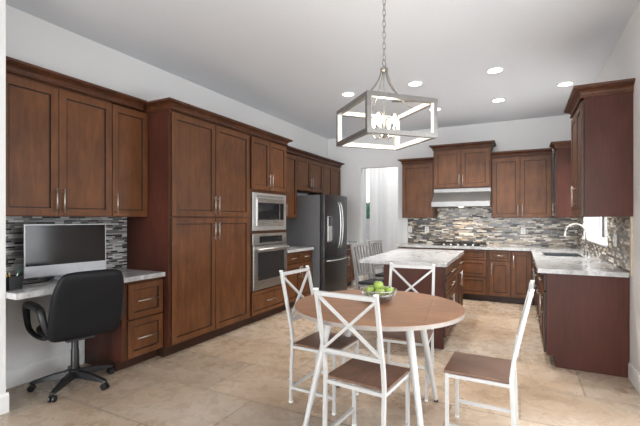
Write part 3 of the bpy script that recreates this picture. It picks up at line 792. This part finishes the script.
for s in (-1, 1):
    mb = MB(T)
    mb.tube([(s * .235, -.22, .5), (s * .275, -.22, .57), (s * .29, -.21, .68), (s * .29, -.17, .705), (s * .288, -.05, .708), (s * .285, .15, .7), (s * .282, .215, .685), (s * .28, .225, .64), (s * .275, .205, .52), (s * .265, .17, .475), (s * .24, .06, .44), (s * .19, .0, .425)], [.022, .022, .028, .03, .033, .033, .03, .027, .023, .022, .02, .018], 10)
    mb.build('armrest', 'black_plastic', c, smooth=True, sub=1)

# ------------------------------------------------------------------ dining table
TC = (-.91, 2.705, 0); TR = R(7); ZT = .77; RT = .59
c = thing('dining_table', 'round brown wood dining table with a drop leaf and white splayed legs', 'table', TC, TR)
TM = Matrix.Translation(TC) @ Matrix.Rotation(TR, 4, 'Z')
T = lambda p: tuple(TM @ Vector(p))
SE = .362
def seg(r, lo, hi, n=64):
    pts = []
    for i in range(n):
        a = 2 * PI * i / n; pts.append((r * math.cos(a), r * math.sin(a)))
    out = []
    if hi < r:                                 # main part: x <= hi
        a0 = math.acos(hi / r)
        for i in range(n + 1):
            a = a0 + (2 * PI - 2 * a0) * i / n; out.append((r * math.cos(a), r * math.sin(a)))
    else:
        a0 = math.acos(lo / r)
        for i in range(n // 2 + 1):
            a = -a0 + 2 * a0 * i / (n // 2); out.append((r * math.cos(a), r * math.sin(a)))
    return out
for nm, lo, hi in (('tabletop', -9, SE - .0005), ('drop_leaf', SE + .0005, 9)):
    mb = MB(T); poly = seg(RT, lo, hi)
    o = mb.prism(poly, ZT - .028, ZT).build(nm, 'table_wood', c, bevel=.0012)
    # edge band
    if nm == 'drop_leaf': ed = poly
    else: ed = poly
    mb = MB(T); m = len(ed); vs = []; fs = []
    for i, (x, y) in enumerate(ed):
        k = (RT + .0012) / RT; vs += [(x * k, y * k, ZT - .0275), (x * k, y * k, ZT - .003), (x * .999, y * .999, ZT - .003), (x * .999, y * .999, ZT - .0275)]
    for i in range(m - 1):
        for j in range(4): fs.append((i * 4 + j, i * 4 + (j + 1) % 4, i * 4 + 4 + (j + 1) % 4, i * 4 + 4 + j))
    mb.add(vs, fs); mb.build('edge_band', 'table_edge', o)
mb = MB(T)
for s in (-1, 1):
    mb.box(-.3, .3, s * .2 - .012, s * .2 + .012, ZT - .07, ZT - .0285); mb.box(s * .3 - .012, s * .3 + .012, -.2, .2, ZT - .07, ZT - .0285)
mb.build('apron_frame', 'white_metal', c)
mb = MB(T)
for y in (-.3, .3): mb.box(SE - .04, SE + .04, y - .015, y + .015, ZT - .034, ZT - .0283)
mb.build('hinge', 'brushed_nickel', c)
for sx, sy in ((-1, -1), (1, -1), (-1, 1), (1, 1)):
    b = Vector((sx * .385 - (.02 if sx > 0 and sy < 0 else 0), -.45 if sy < 0 else .31, .012)); t = Vector((sx * .275 - (.025 if sx > 0 and sy < 0 else 0) + (.06 if sx < 0 and sy > 0 else 0), -.24 if sy < 0 else .17, ZT - .045))
    lg = MB(T).tube([b, b.lerp(t, .5), t], [.0155, .0215, .027], 14).build('leg', 'white_metal', c, smooth='auto')
    MB(T).tube([b - Vector((0, 0, .011)), b + Vector((0, 0, .006))], .0165, 12).build('foot_cap', 'black_plastic', lg)

# X-back chairs
def xchair(loc, rz, label):
    c = thing('dining_chair', label, 'chair', loc, rz, 'cross-back chairs around the dining table')
    M = Matrix.Translation(loc) @ Matrix.Rotation(rz, 4, 'Z'); T = lambda p: tuple(M @ Vector(p))
    w, yr, yf, r = .186, -.185, .17, .0108
    mb = MB(T); mb.box(-.195, .195, -.175, .19, .437, .452); mb.build('seat', 'seat_wood', c, bevel=.003)
    for s in (-1, 1):
        pts = [(s * w, yr - .015, .004), (s * w, yr - .008, .3), (s * w, yr, .46), (s * w, yr - .012, .56), (s * w, yr - .105, .98)]
        p = MB(T).tube(pts, r, 4, square=True, up=(1, 0, 0)).build('back_post', 'white_metal', c, bevel=.002)
        MB(T).box(s * w - r - .001, s * w + r + .001, yr - .015 - r - .001, yr - .015 + r + .001, .001, .014).build('foot_cap', 'white_plastic', p)
        MB(T).box(s * w - r - .0005, s * w + r + .0005, yr - .107 - r, yr - .107 + r, .977, .986).build('end_cap', 'white_plastic', p)
        p = MB(T).tube([(s * w, yf, .004), (s * w, yf, .4365)], r, 4, square=True, up=(1, 0, 0)).build('leg', 'white_metal', c, bevel=.002)
        MB(T).box(s * w - r - .001, s * w + r + .001, yf - r - .001, yf + r + .001, .001, .014).build('foot_cap', 'white_plastic', p)
        MB(T).tube([(s * w, yr, .424), (s * w, yf, .424)], r * .95, 4, square=True, up=(0, 0, 1)).build('seat_rail', 'white_metal', c)
        MB(T).tube([(s * w, yr - .01, .115), (s * w, yf, .115)], r * .9, 4, square=True, up=(0, 0, 1)).build('stretcher', 'white_metal', c)
    MB(T).tube([(-w, yf, .424), (w, yf, .424)], r * .95, 4, square=True, up=(0, 0, 1)).build('seat_rail', 'white_metal', c)
    MB(T).tube([(-w, yr, .424), (w, yr, .424)], r * .95, 4, square=True, up=(0, 0, 1)).build('seat_rail', 'white_metal', c)
    MB(T).tube([(-w, yr - .013, .115), (w, yr - .013, .115)], r * .9, 4, square=True, up=(0, 0, 1)).build('stretcher', 'white_metal', c)
    yz = lambda z: yr - .012 - (z - .56) / .42 * .093
    MB(T).tube([(-w, yz(.957), .957), (w, yz(.957), .957)], r * 1.15, 4, square=True, up=(0, 0, 1)).build('top_rail', 'white_metal', c, bevel=.002)
    MB(T).tube([(-w, yz(.615), .615), (w, yz(.615), .615)], r * 1.1, 4, square=True, up=(0, 0, 1)).build('lower_rail', 'white_metal', c, bevel=.002)
    for s in (-1, 1):
        o = .004 * s
        MB(T).tube([(-w * s, yz(.947) + o, .947), (w * s, yz(.622) + o, .622)], .008, 4, square=True, up=(0, 1, 0)).build('cross_brace', 'white_metal', c)
    return c
src = xchair((-.82, 2.265, 0), R(-6), 'white cross-back chair nearest the camera, its back turned to the viewer')
def place(x, y, rz, label):
    o = copy_tree(src); o.location = (x, y, 0); o.rotation_euler = (0, 0, rz); o['label'] = label
place(-1.325, 2.725, R(-94), 'white cross-back chair on the left of the table, toward the oven')
place(-.83, 3.19, R(184), 'white cross-back chair on the far side of the table, in front of the island')
place(-.225, 2.695, R(88.5), 'white cross-back chair seen edge-on at the right of the table')

# fruit bowl
BC = (-.93, 2.79, ZT)
c = thing('fruit_bowl', 'silver wire fruit bowl in the middle of the dining table', 'bowl', BC)
mb = MB()
prof = [(.06, .004), (.085, .016), (.108, .042), (.124, .07), (.134, .09)]
for k in range(26):
    for sg in (-1, 1):
        a0 = 2 * PI * k / 26
        mb.tube([(BC[0] + r * math.cos(a0 + sg * i * .11), BC[1] + r * math.sin(a0 + sg * i * .11), BC[2] + z) for i, (r, z) in enumerate(prof)], .0024, 5)
mb.build('wire_basket', 'brushed_nickel', c)
for nm, r, z, t in (('rim', .134, .091, .004), ('foot_ring', .06, .005, .004)):
    mb = MB(); mb.tube([(BC[0] + r * math.cos(2 * PI * i / 40), BC[1] + r * math.sin(2 * PI * i / 40), BC[2] + z) for i in range(40)], t, 6, closed=True)
    mb.build(nm, 'brushed_nickel', c, smooth=True)
mb = MB(); mb.lathe([(.0575, .006), (.084, .019), (.106, .045), (.12, .068), (.122, .068), (.107, .042), (.085, .0155), (.0575, .0035)], BC, 30, cap=False); 
n = 30; mb.add([(BC[0] + .0576 * math.cos(2 * PI * i / n), BC[1] + .0576 * math.sin(2 * PI * i / n), BC[2] + .005) for i in range(n)], [tuple(range(n))])
mb.build('liner', 'aged_nickel', c, smooth=True)
def apple(loc, tilt, label):
    a = thing('green_apple', label, 'apple', loc, tilt, 'green apples in the bowl')
    prof = [(.004, -.027), (.014, -.031), (.026, -.025), (.034, -.008), (.0365, .008), (.033, .022), (.022, .031), (.01, .029), (.002, .022)]
    MB().lathe(prof, loc, 20).build('flesh', 'green_apple', a, smooth=True)
    MB().tube([Vector(loc) + Vector((0, 0, .022)), Vector(loc) + Vector((.004, .002, .044))], .0016, 5).build('stem', 'toe_wood', a)
ap = [((-.055, -.03, .075), 'green apple at the left edge of the bowl'), ((.0, .065, .075), 'green apple at the back of the bowl'), ((.03, -.058, .075), 'green apple at the front of the bowl, low between the others'),
      ((.078, .015, .078), 'green apple at the right edge of the bowl'), ((-.06, .04, .078), 'green apple at the back left of the bowl, half hidden'), ((.0, .0, .118), 'green apple on top of the pile, highest in the bowl')]
for (x, y, z), lab in ap: apple((BC[0] + x, BC[1] + y, BC[2] + z), 0, lab)

# ------------------------------------------------------------------ chandelier
CH = (-.912, 2.87, 1.955); CR = R(46.2); S = .277; H = .278
c = thing('chandelier', 'square open-frame metal chandelier with glowing bulbs hanging over the table', 'chandelier', CH, CR)
CM = Matrix.Translation(CH) @ Matrix.Rotation(CR, 4, 'Z'); T = lambda p: tuple(CM @ Vector(p))
q = .016; i_ = .0035
mo = MB(T); mi = MB(T)
for sx in (-1, 1):
    for sy in (-1, 1):
        x, y = sx * (S - q), sy * (S - q); mo.box(x - q, x + q, y - q, y + q, 0, H)
for z in (q, H - q):
    for s in (-1, 1):
        mo.box(-S + 2 * q, S - 2 * q, s * (S - q) - q, s * (S - q) + q, z - q, z + q); mo.box(s * (S - q) - q, s * (S - q) + q, -S + 2 * q, S - 2 * q, z - q, z + q)
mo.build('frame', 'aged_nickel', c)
t_ = S - 2 * q
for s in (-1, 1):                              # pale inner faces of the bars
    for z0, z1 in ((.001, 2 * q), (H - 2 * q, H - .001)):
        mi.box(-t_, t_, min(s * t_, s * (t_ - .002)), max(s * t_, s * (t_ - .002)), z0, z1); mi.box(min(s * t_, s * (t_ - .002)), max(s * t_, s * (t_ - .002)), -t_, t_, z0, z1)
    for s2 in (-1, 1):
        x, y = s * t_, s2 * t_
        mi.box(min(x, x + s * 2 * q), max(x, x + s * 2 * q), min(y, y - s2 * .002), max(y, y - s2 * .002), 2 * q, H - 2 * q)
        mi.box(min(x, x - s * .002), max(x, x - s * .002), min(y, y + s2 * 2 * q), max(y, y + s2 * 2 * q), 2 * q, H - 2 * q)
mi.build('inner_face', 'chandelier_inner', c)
HT = .555
for a in range(4):
    g = PI / 4 + a * PI / 2
    # four curved rods from the hub to the frame's top bars
    ex, ey = (S - .02) * math.cos(a * PI / 2), (S - .02) * math.sin(a * PI / 2)
    pts = []
    for i in range(9):
        u = i / 8; rr3 = .022 + (S - .04) * (u ** 1.5); pts.append((rr3 * math.cos(a * PI / 2), rr3 * math.sin(a * PI / 2), HT - .01 - (HT - .01 - H + .002) * (1 - (1 - u) ** 1.35)))
    MB(T).tube(pts, .0055, 8).build('rod', 'aged_nickel', c, smooth=True)
mb = MB(T); mb.lathe([(.012, HT - .03), (.03, HT - .02), (.03, HT), (.012, HT + .012), (.006, HT + .02)], (0, 0, 0), 16); mb.build('hub', 'aged_nickel', c, smooth='auto')
mb = MB(T); mb.tube([(0, 0, HT), (0, 0, .07)], .006, 8); mb.lathe([(.004, .03), (.02, .04), (.03, .055), (.02, .075), (.008, .085)], (0, 0, 0), 16); mb.build('stem', 'brushed_nickel', c, smooth='auto')
def link(ctr, rot, mbx, rl=.014, ln=.012, r=.0025):
    pts = []
    for i in range(14):
        a = 2 * PI * i / 14; x = rl * .75 * math.cos(a); z = rl * math.sin(a) + (ln if math.sin(a) > 0 else -ln)
        pts.append((ctr[0] + x * math.cos(rot), ctr[1] + x * math.sin(rot), ctr[2] + z))
    mbx.tube(pts, r, 5, closed=True)
mb = MB(T); z = HT + .04; k = 0
mbr = MB(T); mbr.tube([(.026 * math.cos(2 * PI * i / 20) * math.cos(.6), .026 * math.cos(2 * PI * i / 20) * math.sin(.6), HT + .04 + .026 * math.sin(2 * PI * i / 20)) for i in range(20)], .004, 6, closed=True); mbr.build('ring', 'aged_nickel', c, smooth=True)
z = HT + .085
while z < ZC - CH[2] - .04:
    link((0, 0, z), k % 2 * PI / 2, mb); z += .042; k += 1
mb.build('chain', 'aged_nickel', c, smooth=True)
mb = MB(T); zz = ZC - CH[2]; mb.lathe([(.008, zz - .045), (.03, zz - .035), (.065, zz - .012), (.065, zz - .001)], (0, 0, 0), 20); mb.build('ceiling_canopy', 'aged_nickel', c, smooth='auto')
for a in range(4):
    g = a * PI / 2 + PI / 4 - R(8); rr4 = .085; x, y = rr4 * math.cos(g), rr4 * math.sin(g)
    arm = MB(T).tube([(.02 * math.cos(g), .02 * math.sin(g), .055), (.045 * math.cos(g), .045 * math.sin(g), .035), (.075 * math.cos(g), .075 * math.sin(g), .035), (x, y, .055), (x, y, .075)], .0055, 8).build('lamp_arm', 'brushed_nickel', c, smooth=True)
    MB(T).lathe([(.005, .068), (.024, .07), (.024, .075), (.012, .078), (.012, .105)], (x, y, 0), 14).build('socket', 'brushed_nickel', arm, smooth='auto')
    bl = MB(T).lathe([(.011, .106), (.014, .115), (.026, .145), (.03, .168), (.026, .19), (.014, .205), (.003, .21)], (x, y, 0), 16).build('bulb', 'bulb_glass', c, smooth=True)
    MB(T).lathe([(.003, .112), (.007, .125), (.011, .15), (.011, .175), (.006, .192), (.002, .195)], (x, y, 0), 10).build('filament', 'bulb_glow', bl, smooth=True)
l = bpy.data.lights.new('bulb_light', 'POINT'); l.energy = 6; l.color = (1, .87, .7); l.shadow_soft_size = .06
o = bpy.data.objects.new('bulb_light', l); COL.objects.link(o); o.parent = c; o.location = (0, 0, .16)

# ------------------------------------------------------------------ ceiling things
for x, y, lab in ((-.26, 5.04, 'recessed ceiling light nearest the camera, above the island aisle'), (-.28, 6.32, 'recessed ceiling light in front of the hood cabinet, second from the right'), (.52, 5.96, 'recessed ceiling light above the sink, rightmost on the ceiling'),
                  (-1.2, 5.07, 'recessed ceiling light just above the right part of the chandelier'), (-2.13, 5.08, 'recessed ceiling light left of the chandelier, leftmost on the ceiling'), (-1.2, 6.4, 'recessed ceiling light seen behind the right post of the chandelier')):
    c = thing('recessed_light', lab, 'ceiling light', (x, y, ZC), 0, 'recessed ceiling lights')
    MB().lathe([(.075, -.001), (.1, -.001), (.1, -.006), (.09, -.012), (.078, -.008)], (x, y, ZC), 24, cap=False).build('trim_ring', 'trim_paint', c, smooth='auto')
    MB().lathe([(.076, -.002), (.076, -.006)], (x, y, ZC), 24).build('lens', 'lens_glow', c)
    l = bpy.data.lights.new('downlight', 'SPOT'); l.energy = 85; l.color = (1, .97, .93); l.spot_size = R(120); l.spot_blend = .7; l.shadow_soft_size = .07
    o = bpy.data.objects.new('downlight', l); COL.objects.link(o); o.parent = c; o.location = (0, 0, -.02)
c = thing('air_vent', 'white ceiling air vent with dark slots, seen through the chandelier frame', 'air vent', (-1.5, 5.68, ZC), R(27))
VM = Matrix.Translation((-1.5, 5.68, ZC)) @ Matrix.Rotation(R(27), 4, 'Z'); T = lambda p: tuple(VM @ Vector(p))
mb = MB(T); mb.box(-.2, .2, -.11, .11, -.012, -.001); mb.build('plate', 'trim_paint', c)
mb = MB(T)
for i in range(6): mb.box(-.17, .17, -.085 + i * .031, -.068 + i * .031, -.0135, -.0122)
mb.build('slots', 'dark_opening', c)
